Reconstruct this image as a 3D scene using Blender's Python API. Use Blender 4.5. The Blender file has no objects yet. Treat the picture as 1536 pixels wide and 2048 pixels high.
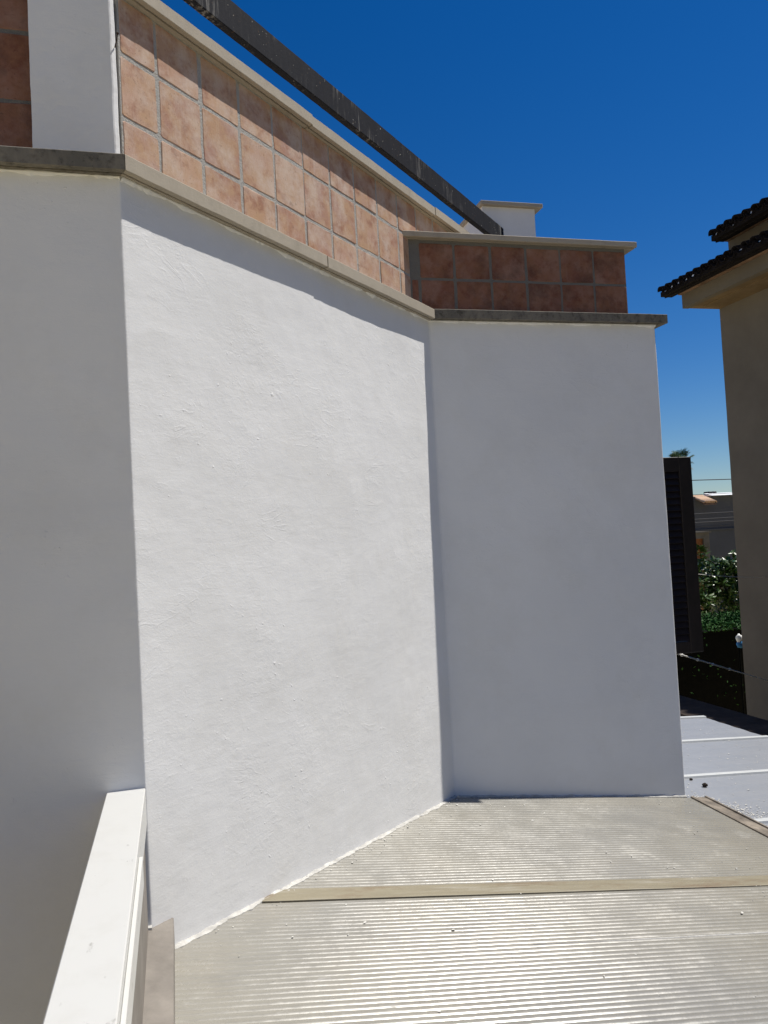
import bpy, math, random
from mathutils import Vector, Matrix, noise as mn
rnd = random.Random(7)
C = bpy.context.scene.collection
R = math.radians
S2 = math.sqrt(.5)

# ------------------------------------------------------------------ camera
cam_d = bpy.data.cameras.new('camera'); cam = bpy.data.objects.new('camera', cam_d); C.objects.link(cam)
yaw, pitch, roll = R(14.9236), R(1.91324), R(-3.07295)
fwd0 = Vector((math.sin(yaw), math.cos(yaw), 0)); right0 = Vector((math.cos(yaw), -math.sin(yaw), 0)); up0 = Vector((0, 0, 1))
fwd = math.cos(pitch)*fwd0 + math.sin(pitch)*up0; up = math.cos(pitch)*up0 - math.sin(pitch)*fwd0
rgt = math.cos(roll)*right0 + math.sin(roll)*up; up2 = math.cos(roll)*up - math.sin(roll)*right0
m = Matrix((rgt, up2, -fwd)).transposed().to_4x4()
cam.matrix_world = m
cam_d.sensor_fit = 'VERTICAL'; cam_d.sensor_height = 36; cam_d.sensor_width = 27
cam_d.lens = 1584.73/2048*36
cam_d.clip_start = .05; cam_d.clip_end = 3000
bpy.context.scene.camera = cam

# ------------------------------------------------------------------ sky, sun, exposure
SUN_EL, SUN_AZ = R(62.5), R(87.5)                 # azimuth clockwise from +Y
w = bpy.data.worlds.new('World'); bpy.context.scene.world = w; w.use_nodes = True
nt = w.node_tree; bg = nt.nodes['Background']
sky = nt.nodes.new('ShaderNodeTexSky'); sky.sky_type = 'NISHITA'; sky.sun_disc = False
sky.sun_elevation = SUN_EL; sky.sun_rotation = SUN_AZ
sky.air_density = 1.0; sky.dust_density = 0.1; sky.ozone_density = 8.0; sky.altitude = 60
hs = nt.nodes.new('ShaderNodeHueSaturation'); hs.inputs['Saturation'].default_value = 1.29; hs.inputs['Hue'].default_value = .508
nt.links.new(sky.outputs[0], hs.inputs['Color']); nt.links.new(hs.outputs[0], bg.inputs[0]); bg.inputs[1].default_value = 0.06
sd = bpy.data.lights.new('sun', 'SUN'); sun = bpy.data.objects.new('sun', sd); C.objects.link(sun)
sd.energy = 4.4; sd.angle = R(.53); sd.color = (1, .955, .88)
sv = Vector((math.cos(SUN_EL)*math.sin(SUN_AZ), math.cos(SUN_EL)*math.cos(SUN_AZ), math.sin(SUN_EL)))
sun.rotation_euler = sv.to_track_quat('Z', 'Y').to_euler(); sun.location = sv*40
vs = bpy.context.scene.view_settings
vs.view_transform = 'Standard'; vs.look = 'None'; vs.gamma = 1; vs.use_curve_mapping = False; vs.exposure = 0.40
bpy.context.scene.cycles.max_bounces = 8

# ------------------------------------------------------------------ material helpers
class NT:
    def __init__(s, name, rough=.8, spec=.3):
        s.m = bpy.data.materials.new(name); s.m.use_nodes = True; s.t = s.m.node_tree
        s.b = s.t.nodes['Principled BSDF']; s.b.inputs['Roughness'].default_value = rough
        s.b.inputs['Specular IOR Level'].default_value = spec
        s.tc = s.t.nodes.new('ShaderNodeTexCoord')
    def n(s, ty, **kw):
        x = s.t.nodes.new(ty)
        for k, v in kw.items(): setattr(x, k, v)
        return x
    def l(s, a, b): s.t.links.new(a, b)
    def pos(s, scale=(1, 1, 1), rnd_off=False):
        mp = s.n('ShaderNodeMapping'); mp.inputs['Scale'].default_value = scale
        s.l(s.tc.outputs['Object'], mp.inputs['Vector'])
        if rnd_off:
            oi = s.n('ShaderNodeObjectInfo'); mu = s.n('ShaderNodeMath', operation='MULTIPLY'); mu.inputs[1].default_value = 91.7
            s.l(oi.outputs['Random'], mu.inputs[0]); s.l(mu.outputs[0], mp.inputs['Location'])
        return mp.outputs[0]
    def noise(s, scale, detail=4, rough=.55, vec=None, dist=0):
        x = s.n('ShaderNodeTexNoise'); x.inputs['Scale'].default_value = scale; x.inputs['Detail'].default_value = detail
        x.inputs['Roughness'].default_value = rough; x.inputs['Distortion'].default_value = dist
        s.l(vec if vec is not None else s.tc.outputs['Object'], x.inputs['Vector'])
        return x.outputs['Fac']
    def ramp(s, fac, stops):
        r = s.n('ShaderNodeValToRGB'); e = r.color_ramp.elements
        while len(e) < len(stops): e.new(.5)
        for q, (p, c) in zip(e, stops):
            q.position = p; q.color = (c, c, c, 1) if isinstance(c, (int, float)) else (*c, 1)
        s.l(fac, r.inputs[0]); return r.outputs[0]
    def mix(s, f, a, b, mode='MIX'):
        x = s.n('ShaderNodeMix', data_type='RGBA', blend_type=mode)
        for i, v in ((0, f), (6, a), (7, b)):
            if isinstance(v, (int, float)): x.inputs[i].default_value = v if i == 0 else (v, v, v, 1)
            elif isinstance(v, tuple): x.inputs[i].default_value = (*v, 1)
            else: s.l(v, x.inputs[i])
        return x.outputs[2]
    def math(s, op, a, b=0):
        x = s.n('ShaderNodeMath', operation=op)
        for i, v in ((0, a), (1, b)):
            if isinstance(v, (int, float)): x.inputs[i].default_value = v
            else: s.l(v, x.inputs[i])
        return x.outputs[0]
    def color(s, c):
        if isinstance(c, tuple): s.b.inputs['Base Color'].default_value = (*c, 1)
        else: s.l(c, s.b.inputs['Base Color'])
    def rough(s, f): s.l(f, s.b.inputs['Roughness'])
    def bump(s, h, dist, strength=1):
        x = s.n('ShaderNodeBump'); x.inputs['Distance'].default_value = dist; x.inputs['Strength'].default_value = strength
        s.l(h, x.inputs['Height'])
        if s.b.inputs['Normal'].is_linked: s.l(s.b.inputs['Normal'].links[0].from_socket, x.inputs['Normal'])
        s.l(x.outputs[0], s.b.inputs['Normal'])

def mat_plaster():
    k = NT('white_plaster', .75, .25)
    big = k.noise(1.1, 3); 
    c = k.ramp(big, [(.3, (.705, .705, .70)), (.7, (.765, .764, .758))])
    dirt = k.ramp(k.noise(2.4, 7, .72), [(.46, 0.0), (.7, 1.0)])
    c = k.mix(k.math('MULTIPLY', dirt, .42), c, (.64, .63, .60))
    c = k.mix(k.ramp(k.noise(55, 3, .6), [(.71, 0.0), (.77, .25)]), c, (.45, .44, .42))
    k.color(c)
    # float and trowel work: slow swells, strokes, patches of rough skin, curved ridges where the trowel lifted, fine sand
    k.bump(k.noise(2.0, 2, .5), .014, .5)
    k.bump(k.noise(5.5, 3, .5, k.pos((.8, .8, 1.3)), .6), .006, .28)
    patch = k.ramp(k.noise(1.9, 4, .65), [(.46, 0.0), (.66, 1.0)])
    patch2 = k.ramp(k.noise(2.6, 4, .6, k.pos((1, 1, 1.2))), [(.50, 0.0), (.68, 1.0)])
    k.bump(k.noise(7, 4, .6, k.pos((.55, .55, 2.6)), .5), .0045, .22)
    k.bump(k.math('MULTIPLY', k.noise(30, 5, .6, k.pos((1, 1, 1.5)), .8), patch), .0032, .45)
    nz = k.noise(4.2, 3, .5, k.pos((.7, .7, 1.5)), 1.0)
    cont = k.math('ABSOLUTE', k.math('SUBTRACT', k.math('FRACT', k.math('MULTIPLY', nz, 7.0)), .5))
    ridge = k.ramp(cont, [(0.0, 1.0), (.16, 0.0)])
    k.bump(k.math('MULTIPLY', k.math('MULTIPLY', ridge, patch2), k.noise(16, 3)), .0030, .30)
    k.bump(k.math('MULTIPLY', k.noise(85, 5, .65, k.pos((1, 1, 1.8)), .5), k.math('ADD', k.math('MULTIPLY', patch2, .6), .5)), .0020, .45)
    k.bump(k.noise(330, 3, .6), .0005, .5)
    blob = k.ramp(k.noise(42, 2, .5), [(.70, 0.0), (.78, 1.0)])
    k.bump(k.math('MULTIPLY', blob, patch), .003, .6)
    return k.m
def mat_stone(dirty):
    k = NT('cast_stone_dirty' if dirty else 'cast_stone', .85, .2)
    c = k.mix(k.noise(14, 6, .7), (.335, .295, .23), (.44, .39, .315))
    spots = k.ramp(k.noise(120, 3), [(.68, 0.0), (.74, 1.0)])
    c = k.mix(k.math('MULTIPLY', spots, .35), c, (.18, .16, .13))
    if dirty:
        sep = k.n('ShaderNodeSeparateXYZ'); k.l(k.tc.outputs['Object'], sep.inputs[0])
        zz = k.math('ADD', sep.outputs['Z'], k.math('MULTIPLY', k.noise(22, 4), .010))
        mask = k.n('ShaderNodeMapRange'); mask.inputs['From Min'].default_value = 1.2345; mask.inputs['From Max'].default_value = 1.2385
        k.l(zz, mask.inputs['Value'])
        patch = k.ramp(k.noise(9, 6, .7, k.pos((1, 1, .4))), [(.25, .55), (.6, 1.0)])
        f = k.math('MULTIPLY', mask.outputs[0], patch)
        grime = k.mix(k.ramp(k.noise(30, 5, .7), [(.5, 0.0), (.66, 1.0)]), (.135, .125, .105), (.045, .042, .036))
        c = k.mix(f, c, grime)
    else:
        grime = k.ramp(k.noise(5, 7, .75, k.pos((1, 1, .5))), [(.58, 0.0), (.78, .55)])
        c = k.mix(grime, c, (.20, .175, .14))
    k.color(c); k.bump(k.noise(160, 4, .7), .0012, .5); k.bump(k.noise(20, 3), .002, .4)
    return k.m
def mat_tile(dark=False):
    k = NT('shaded_sooty_terracotta' if dark else 'terracotta', .85, .2)
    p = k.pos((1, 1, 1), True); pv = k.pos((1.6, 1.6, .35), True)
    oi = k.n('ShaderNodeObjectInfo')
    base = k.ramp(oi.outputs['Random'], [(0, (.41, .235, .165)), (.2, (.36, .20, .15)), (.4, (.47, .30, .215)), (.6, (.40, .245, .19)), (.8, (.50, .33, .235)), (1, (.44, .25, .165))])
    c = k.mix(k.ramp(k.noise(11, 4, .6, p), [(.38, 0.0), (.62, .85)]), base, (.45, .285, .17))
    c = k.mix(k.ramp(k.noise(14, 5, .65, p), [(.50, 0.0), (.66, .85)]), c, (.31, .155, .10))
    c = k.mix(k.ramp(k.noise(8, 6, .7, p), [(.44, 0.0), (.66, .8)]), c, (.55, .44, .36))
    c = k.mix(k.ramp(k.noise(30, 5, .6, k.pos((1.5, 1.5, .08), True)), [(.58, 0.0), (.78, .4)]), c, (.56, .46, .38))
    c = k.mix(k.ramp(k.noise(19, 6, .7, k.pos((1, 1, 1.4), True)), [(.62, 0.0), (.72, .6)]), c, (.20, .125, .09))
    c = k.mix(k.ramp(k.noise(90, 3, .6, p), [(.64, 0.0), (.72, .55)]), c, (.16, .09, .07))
    if dark:  # copy for the shaded parapets: shade multiplied into the colour, then soot patches
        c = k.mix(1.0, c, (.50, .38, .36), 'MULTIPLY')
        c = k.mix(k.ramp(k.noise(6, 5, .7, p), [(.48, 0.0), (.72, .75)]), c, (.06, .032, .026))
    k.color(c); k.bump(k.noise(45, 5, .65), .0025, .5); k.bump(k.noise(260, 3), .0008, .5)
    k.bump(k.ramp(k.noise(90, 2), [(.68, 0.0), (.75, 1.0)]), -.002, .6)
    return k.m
def mat_grout(f=1):  # low f: same mortar, shade of the side parapets put into its colour
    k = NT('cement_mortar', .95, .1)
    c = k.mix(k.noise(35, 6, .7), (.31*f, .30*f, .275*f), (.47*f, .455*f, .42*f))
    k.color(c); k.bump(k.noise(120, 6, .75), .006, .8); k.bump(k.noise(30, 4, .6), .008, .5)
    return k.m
def mat_simple(name, c, rough=.7, spec=.3, var=.15, scale=8, bump=0, bscale=80, metal=0):
    k = NT(name, rough, spec); k.b.inputs['Metallic'].default_value = metal
    a = tuple(x*(1-var) for x in c); b = tuple(min(1, x*(1+var)) for x in c)
    k.color(k.mix(k.ramp(k.noise(scale, 6, .65), [(.3, 0.0), (.7, 1.0)]), a, b))
    if bump: k.bump(k.noise(bscale, 4, .65), bump, .6)
    return k.m
def mat_rail():
    k = NT('painted_steel', .75, .08)
    c = k.mix(k.noise(7, 6, .7), (.010, .011, .015), (.022, .023, .028))
    st = k.ramp(k.noise(22, 5, .7, k.pos((1.8, 1.8, .14))), [(.50, 0.0), (.66, .75)])
    mk = k.ramp(k.noise(2.6, 4), [(.50, 0.03), (.64, 1.0)])
    c = k.mix(k.math('MULTIPLY', st, mk), c, (.30, .29, .27))
    sp = k.ramp(k.noise(75, 2, .5), [(.73, 0.0), (.76, .9)]); c = k.mix(sp, c, (.5, .47, .40))
    rs = k.ramp(k.noise(48, 4, .6), [(.66, 0.0), (.73, .7)]); c = k.mix(rs, c, (.10, .06, .035))
    k.color(c); k.bump(k.noise(60, 5, .7), .0015, .6); return k.m
def mat_white_metal():
    k = NT('white_lacquered_aluminium', .35, .4)
    c = k.mix(k.ramp(k.noise(9, 6, .7), [(.5, 0.0), (.85, .5)]), (.56, .56, .535), (.47, .46, .42))
    sm = k.ramp(k.noise(24, 4, .6, k.pos((1, .5, 1))), [(.66, 0.0), (.74, .75)]); c = k.mix(sm, c, (.27, .26, .235))
    k.color(c); k.bump(k.noise(6, 2), .002, .2); return k.m
def mat_poly():
    k = NT('cloudy_polycarbonate', .33, .75)
    lng = (.35, 1.6, 1)
    c = k.mix(k.noise(3.0, 5, .65), (.205, .194, .163), (.308, .292, .248))
    c = k.mix(k.ramp(k.noise(1.4, 6, .7), [(.48, 0.0), (.75, .55)]), c, (.27, .24, .185))
    c = k.mix(k.ramp(k.noise(6, 7, .75, k.pos(lng)), [(.52, 0.0), (.72, .55)]), c, (.17, .163, .145))
    c = k.mix(k.ramp(k.noise(11, 8, .75, k.pos((.5, 1, 1))), [(.60, 0.0), (.74, .6)]), c, (.42, .41, .38))
    c = k.mix(k.ramp(k.noise(70, 3, .6, k.pos((.3, 1, 1))), [(.68, 0.0), (.74, .5)]), c, (.12, .115, .105))
    c = k.mix(k.ramp(k.noise(.75, 3, .5, k.pos((.7, 1, 1))), [(.42, 0.0), (.62, .5)]), c, (.185, .185, .178))
    k.color(c)
    dust = k.ramp(k.noise(5, 8, .75), [(.42, .22), (.58, .30), (.72, .6)]); k.rough(dust)
    k.bump(k.noise(90, 4, .7, k.pos((.4, 1, 1))), .0006, .5)
    k.bump(k.noise(14, 4, .6, k.pos((.3, 1, 1))), .0012, .35)
    return k.m
def mat_strip():
    k = NT('yellowed_joint_profile', .5, .4)
    c = k.mix(k.noise(30, 5, .6, k.pos((.06, 1.6, 1))), (.175, .15, .10), (.29, .26, .185))
    c = k.mix(k.ramp(k.noise(4, 6, .7, k.pos((.6, 2, 1))), [(.50, 0.0), (.66, .75)]), c, (.15, .095, .055))
    c = k.mix(k.ramp(k.noise(9, 6, .7, k.pos((.2, 2, 1))), [(.55, 0.0), (.7, .6)]), c, (.36, .34, .29))
    k.color(c); k.bump(k.noise(50, 4, .6, k.pos((.05, 1, 1))), .0015, .5); return k.m
def mat_panel():
    k = NT('grey_lacquered_sheet', .42, .4)
    c = k.mix(k.noise(3.5, 6, .65), (.215, .228, .25), (.26, .272, .295))
    c = k.mix(k.ramp(k.noise(40, 6, .8, k.pos((.25, 1, 1))), [(.55, 0.0), (.75, .35)]), c, (.42, .42, .42))
    k.color(c); k.bump(k.noise(40, 3, .6, k.pos((.03, 1, 1))), .001, .4); return k.m
def mat_leaf(name, a, b, rough=.35):
    k = NT(name, rough, .32 if 'glossy' in name else .12)
    k.color(k.mix(k.noise(2.5, 4, .6), a, b)); return k.m

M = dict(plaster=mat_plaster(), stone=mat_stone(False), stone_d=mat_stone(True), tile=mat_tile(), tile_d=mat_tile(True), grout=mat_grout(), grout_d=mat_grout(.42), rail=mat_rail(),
    wmetal=mat_white_metal(), poly=mat_poly(), strip=mat_strip(), panel=mat_panel(),
    seal=mat_simple('white_sealant', (.47, .46, .43), .7, .2, .3, 18, .004, 70),
    curb=mat_simple('dusty_zinc_flashing', (.205, .185, .162), .55, .35, .22, 9, .0008, 90),
    gutter=mat_simple('dirty_gutter_profile', (.20, .17, .135), .6, .3, .62, 9, .0015, 60),
    rib=mat_simple('white_seam_cap', (.47, .485, .485), .45, .35, .06, 12),
    chip=mat_simple('paint_flake', (.58, .565, .52), .8, .2, .1, 60),
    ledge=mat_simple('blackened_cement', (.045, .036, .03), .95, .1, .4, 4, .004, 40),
    shutter=mat_simple('dark_brown_shutter_paint', (.011, .008, .0075), .5, .2, .35, 12, .001, 60),
    beige=mat_simple('beige_render', (.158, .138, .115), .95, .1, .12, 1.2, .004, 60),
    soffit=mat_simple('ochre_soffit', (.19, .135, .08), .9, .1, .25, 2.5, .002, 50),
    brickc=mat_simple('stained_brick_course', (.21, .135, .095), .9, .1, .4, 3, .003, 40),
    roof=mat_simple('weathered_roof_tile', (.16, .105, .075), .9, .15, .35, 6, .003, 50),
    roofdark=mat_simple('silhouette_dark_tile', (.011, .009, .010), .95, .1, .4, 6),  # near-black: the eave's silhouette contrast against the sky put into the colour
    greyw=mat_simple('grey_cement_render', (.078, .081, .092), .95, .1, .12, .6, .003, 20),
    orange=mat_simple('orange_render', (.19, .075, .03), .95, .1, .3, 2),
    conc=mat_simple('raw_concrete', (.13, .118, .10), .95, .1, .3, 2),
    lwhite=mat_simple('white_fibre_roofing', (.75, .76, .76), .6, .3, .05, 2),
    dark=mat_simple('black_plastic', (.02, .02, .022), .6, .3, .2, 9),
    cable=mat_simple('dark_cable', (.05, .05, .055), .7, .2, .2, 9),
    rope=mat_simple('pale_twisted_wire', (.62, .60, .56), .6, .3, .25, 40),
    leaf=mat_leaf('glossy_leaf', (.018, .050, .006), (.050, .095, .012), .30),
    hedge=mat_leaf('hedge_leaf', (.015, .060, .010), (.035, .10, .016), .6), core=mat_simple('shade_black', (.004, .004, .003), .95, .1, .4, 12),  # core: near-black, the hedge front's shade put into the colour
    palm=mat_leaf('palm_frond', (.02, .05, .018), (.05, .085, .03), .45),
    straw=mat_leaf('dry_frond', (.22, .17, .09), (.30, .24, .14), .7),
    bark=mat_simple('bark', (.07, .05, .035), .95, .1, .3, 12, .006, 30),
    blue=mat_simple('blue_cloth', (.06, .20, .42), .9, .1, .2, 10), wcloth=mat_simple('white_cloth', (.75, .75, .73), .9, .1, .05, 10),
    soil=mat_simple('soil_and_paving', (.47, .405, .25), .95, .1, .4, .5, .01, 8),
    floor=mat_simple('terrace_paving', (.45, .36, .28), .9, .2, .15, 3),
    cone=mat_simple('dark_pebble', (.03, .022, .018), .8, .2, .3, 50),
    nail=mat_simple('rusty_iron', (.05, .032, .025), .7, .3, .3, 90, metal=.3))

# ------------------------------------------------------------------ object helpers
WL = {}
def mesh(name, V, F, mat, smooth=False):
    me = bpy.data.meshes.new(name); me.from_pydata([tuple(v) for v in V], [], F); me.update()
    if mat is not None: me.materials.append(mat)
    if smooth: me.shade_smooth()
    return me
def thing(name, loc, label, cat, group=None, data=None):
    o = bpy.data.objects.new(name, data); C.objects.link(o); o.location = loc; WL[o] = Vector(loc)
    o['label'] = label; o['category'] = cat
    if group: o['group'] = group
    if data is None: o.empty_display_size = .2
    return o
def part(name, V, F, mat, parent, smooth=False, label=None):
    b = WL[parent]
    o = bpy.data.objects.new(name, mesh(name, [Vector(v)-b for v in V], F, mat, smooth)); C.objects.link(o)
    o.parent = parent; WL[o] = b
    if label: o['label'] = label
    return o
def inst(name, me, parent, loc, rot=(0, 0, 0)):
    o = bpy.data.objects.new(name, me); C.objects.link(o); o.parent = parent
    o.location = Vector(loc)-WL[parent]; o.rotation_euler = rot; WL[o] = Vector(loc); return o
def single(name, V, F, mat, label, cat, group=None, loc=None, smooth=False, kind=None):
    if loc is None: loc = Vector((sum(v[0] for v in V)/len(V), sum(v[1] for v in V)/len(V), min(v[2] for v in V)))
    loc = Vector(loc)
    o = thing(name, loc, label, cat, group, mesh(name, [Vector(v)-loc for v in V], F, mat, smooth))
    if kind: o['kind'] = kind
    return o
class MB:
    def __init__(s): s.V = []; s.F = []
    def add(s, V, F):
        n = len(s.V); s.V += [Vector(v) for v in V]; s.F += [[i+n for i in f] for f in F]; return s
    def box(s, x0, x1, y0, y1, z0, z1):
        return s.add([(x, y, z) for z in (z0, z1) for y in (y0, y1) for x in (x0, x1)],
                     [[0, 2, 3, 1], [4, 5, 7, 6], [0, 1, 5, 4], [2, 6, 7, 3], [0, 4, 6, 2], [1, 3, 7, 5]])
    def bbox(s, x0, x1, y0, y1, z0, z1, b=.004):
        # box with chamfered edges
        V = []; F = []
        cs = [(x, y, z) for z in (0, 1) for y in (0, 1) for x in (0, 1)]
        X = (x0, x1); Y = (y0, y1); Z = (z0, z1); sg = (1, -1); idx = {}
        for c in cs:
            for a in range(3):
                p = [X[c[0]], Y[c[1]], Z[c[2]]]
                for q in range(3):
                    if q != a: p[q] += sg[c[q]]*b
                idx[c, a] = len(V); V.append(p)
        for a in range(3):
            q, r = [i for i in range(3) if i != a]
            for v in (0, 1):
                f = []
                for (i, j) in ((0, 0), (1, 0), (1, 1), (0, 1)):
                    c = [0]*3; c[a] = v; c[q] = i; c[r] = j; f.append(idx[tuple(c), a])
                F.append(f)
        for a in range(3):
            q, r = [i for i in range(3) if i != a]
            for i in (0, 1):
                for j in (0, 1):
                    c0 = [0]*3; c0[q] = i; c0[r] = j; c1 = list(c0); c1[a] = 1; c0 = tuple(c0); c1 = tuple(c1)
                    F.append([idx[c0, q], idx[c0, r], idx[c1, r], idx[c1, q]])
        for c in cs: F.append([idx[c, 0], idx[c, 1], idx[c, 2]])
        return s.add(V, F)
    def prism(s, poly, z0, z1):
        n = len(poly); V = [(x, y, z0) for x, y in poly]+[(x, y, z1) for x, y in poly]
        return s.add(V, [list(range(n))[::-1], [n+i for i in range(n)]]+[[i, (i+1) % n, n+(i+1) % n, n+i] for i in range(n)])
    def tube(s, pts, r, seg=6, cap=True):
        pts = [Vector(p) for p in pts]; n = len(pts); V = []; F = []
        rs = r if isinstance(r, (list, tuple)) else [r]*n
        for i, p in enumerate(pts):
            d = (pts[min(i+1, n-1)]-pts[max(i-1, 0)]).normalized()
            a = d.orthogonal().normalized() if i == 0 else (a-d*a.dot(d)).normalized()
            b = d.cross(a)
            for k in range(seg):
                t = 2*math.pi*k/seg; V.append(p+(a*math.cos(t)+b*math.sin(t))*rs[i])
        for i in range(n-1):
            for k in range(seg): F.append([i*seg+k, i*seg+(k+1) % seg, (i+1)*seg+(k+1) % seg, (i+1)*seg+k])
        if cap: F += [list(range(seg))[::-1], [(n-1)*seg+k for k in range(seg)]]
        return s.add(V, F)
    def sweep(s, prof, p0, p1, out, sh0=0, sh1=0, seg=1, jit=0):
        # prof: (out, z) loop; swept from p0 to p1 (xy); ends shifted along the run by out*sh (mitres)
        p0 = Vector((*p0, 0)); p1 = Vector((*p1, 0)); d = (p1-p0).normalized(); o = Vector((*out, 0)); n = len(prof); V = []; F = []
        L = (p1-p0).length
        for i in range(seg+1):
            t = i/seg
            for (a, z) in prof:
                sx = (sh0*(1-t)+sh1*t)*a
                p = p0+d*(L*t+sx)+o*a; p.z = z
                if jit:
                    q = mn.noise_vector(p*9)*jit+mn.noise_vector(p*40)*jit*.6; p += o*q.x*.8; p.z += q.y
                V.append(p)
        for i in range(seg):
            for k in range(n): F.append([i*n+k, (i+1)*n+k, (i+1)*n+(k+1) % n, i*n+(k+1) % n])
        F += [list(range(n)), [seg*n+k for k in range(n)][::-1]]
        return s.add(V, F)
    def part(s, name, mat, parent, smooth=False, label=None): return part(name, s.V, s.F, mat, parent, smooth, label)
    def single(s, name, mat, label, cat, **kw): return single(name, s.V, s.F, mat, label, cat, **kw)

# ------------------------------------------------------------------ key places (camera at 0,0,0, its height over the ground 4.6 m)
GZ = -4.6
AC = Vector((-.1195, 2.654)); AB = Vector((1.4447, 4.218)); BR = Vector((2.906, 4.218))   # corners of the white wall in plan
NA = Vector((S2, -S2)); NB = Vector((0, -1)); DA = Vector((S2, S2))
def roofz(x, y): return -1.452-.134*(x-1.4447)+.024*(y-4.218)
def panelz(x): return -1.80-.07*(x-3.05)

# ground
g = MB(); g.add([(-400, -400, GZ), (400, -400, GZ), (400, 900, GZ), (-400, 900, GZ)], [[0, 1, 2, 3]])
go = bpy.data.objects.new('ground', mesh('ground', g.V, g.F, M['soil'])); C.objects.link(go); go['kind'] = 'structure'; go['label'] = 'dark soil and paving far below the roofs'

# ------------------------------------------------------------------ white house
house = thing('white_house', (0, 4, GZ), 'white plastered house with angled bay walls and tiled parapets', 'house')
def build_wall():
    pts = []   # (x, y, nx, ny)
    def seg(p, q, n, step):
        L = (q-p).length; k = max(1, int(L/step))
        return [(p.lerp(q, i/k), n) for i in range(k+1)]
    def arc(c, r, a0, a1, k):
        o = []
        for i in range(1, k):
            a = a0+(a1-a0)*i/k; n = Vector((math.cos(a), math.sin(a))); o.append((c+n*r, n))
        return o
    r1 = .009; t1 = r1*math.tan(R(22.5))
    P = seg(Vector((-2.4, AC.y)), Vector((-.62, AC.y)), NB, .6)[:-1]+seg(Vector((-.62, AC.y)), Vector((AC.x-t1, AC.y)), NB, .0125)
    c1 = Vector((AC.x-t1, AC.y+r1)); P += arc(c1, r1, R(-90), R(-45), 4)
    P += seg(AC+DA*t1, AB, NA, .0125)[:-1]
    P += [(AB, (NA+NB).normalized())]
    r2 = .007
    P += seg(AB, Vector((BR.x-r2, BR.y)), NB, .0125)[1:]
    c2 = Vector((BR.x-r2, BR.y+r2)); P += arc(c2, r2, R(-90), R(0), 4)
    NX = Vector((1, 0)); P += seg(Vector((BR.x, BR.y+r2)), Vector((BR.x, 9)), NX, .8)
    Z = [GZ, -3, -1.95]; z = -1.8
    while z < 1.2: Z.append(z); z += .0125
    Z.append(1.2195)
    V = []; F = []; nz = len(Z)
    for (p, n) in P:
        for z in Z:
            q = Vector((p.x, p.y, z)); d = 0
            if z > -1.9 and p.x > -.7 and p.y < 4.4:
                d = mn.noise(q*1.6)*.0026+mn.noise(q*6+Vector((5, 0, 0)))*.0011+mn.noise(q*24)*.00035
            V.append((p.x+n.x*d, p.y+n.y*d, z))
    for i in range(len(P)-1):
        for j in range(nz-1): F.append([i*nz+j, (i+1)*nz+j, (i+1)*nz+j+1, i*nz+j+1])
    part('wall', V, F, M['plaster'], house, True)
build_wall()
mb = MB(); mb.prism([(-2.4, 2.95), (-.05, 2.95), (1.5, 4.5), (2.7, 4.5), (2.7, 8.9), (-2.4, 8.9)], .95, 1.0); mb.part('terrace_floor', M['floor'], house)
mb = MB(); mb.box(-2.4, 2.90, 9.0, 9.1, GZ, 1.2); mb.box(-2.5, -2.41, 2.66, 9.1, GZ, 1.2); mb.part('rear_wall', M['plaster'], house)

# stone copings of the ledge
def prof(o, zb, zt, inn, gr=True):
    if gr: return [(-inn, zb), (o-.030, zb), (o-.030, zb+.009), (o-.021, zb+.009), (o-.021, zb), (o-.002, zb), (o, zb+.002), (o, zt-.003), (o-.003, zt), (-inn, zt)]
    return [(-inn, zb), (o-.001, zb), (o, zb+.002), (o, zt-.003), (o-.003, zt), (-inn, zt)]
T22 = math.tan(R(22.5))
PL = prof(.050, 1.2185, 1.272, .16)
def at(u): return AC+DA*u
uJ = 1.128; LA = (AB-AC).length
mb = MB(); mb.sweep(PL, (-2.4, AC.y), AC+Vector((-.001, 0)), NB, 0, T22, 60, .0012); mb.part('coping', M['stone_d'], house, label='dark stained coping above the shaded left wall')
mb = MB(); mb.sweep(PL, at(.001), at(uJ-.0025), NA, -T22, 0, 60, .0012); mb.part('coping', M['stone'], house)
mb = MB(); mb.sweep([(a+.002, z-.003) for a, z in PL], at(uJ+.0025), at(LA-.001), NA, 0, -T22, 50, .0012); mb.part('coping', M['stone'], house)
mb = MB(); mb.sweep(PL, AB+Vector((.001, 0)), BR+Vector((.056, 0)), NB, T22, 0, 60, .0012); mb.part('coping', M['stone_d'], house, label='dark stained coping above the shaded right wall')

LP = [(-.003, 1.2183), (.012, 1.2183), (.011, 1.211), (.005, 1.203), (-.003, 1.199)]
for (p, q, n, sd) in ((Vector((-1.2, AC.y)), AC, NB, 3), (AC, AB, NA, 0), (AB, BR, NB, 7)):
    V = []; F = []; L = (q-p).length; k = int(L/.006); d = (q-p)/L; m_ = len(LP)
    for i in range(k+1):
        c = p+d*(L*i/k); a = mn.noise(Vector((c.x*11+sd, c.y*11, 0)))+.5*mn.noise(Vector((c.x*45, c.y*45, sd))); f = max(.12, .55+.75*a)
        for (o, z) in LP: x = c+n*(o*f if o > 0 else o); V.append((x.x, x.y, 1.2183+(z-1.2183)*f))
    for i in range(k):
        for j in range(m_-1): F.append([i*m_+j, (i+1)*m_+j, (i+1)*m_+j+1, i*m_+j+1])
    part('plaster_lip', V, F, M['plaster'], house, True)

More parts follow.
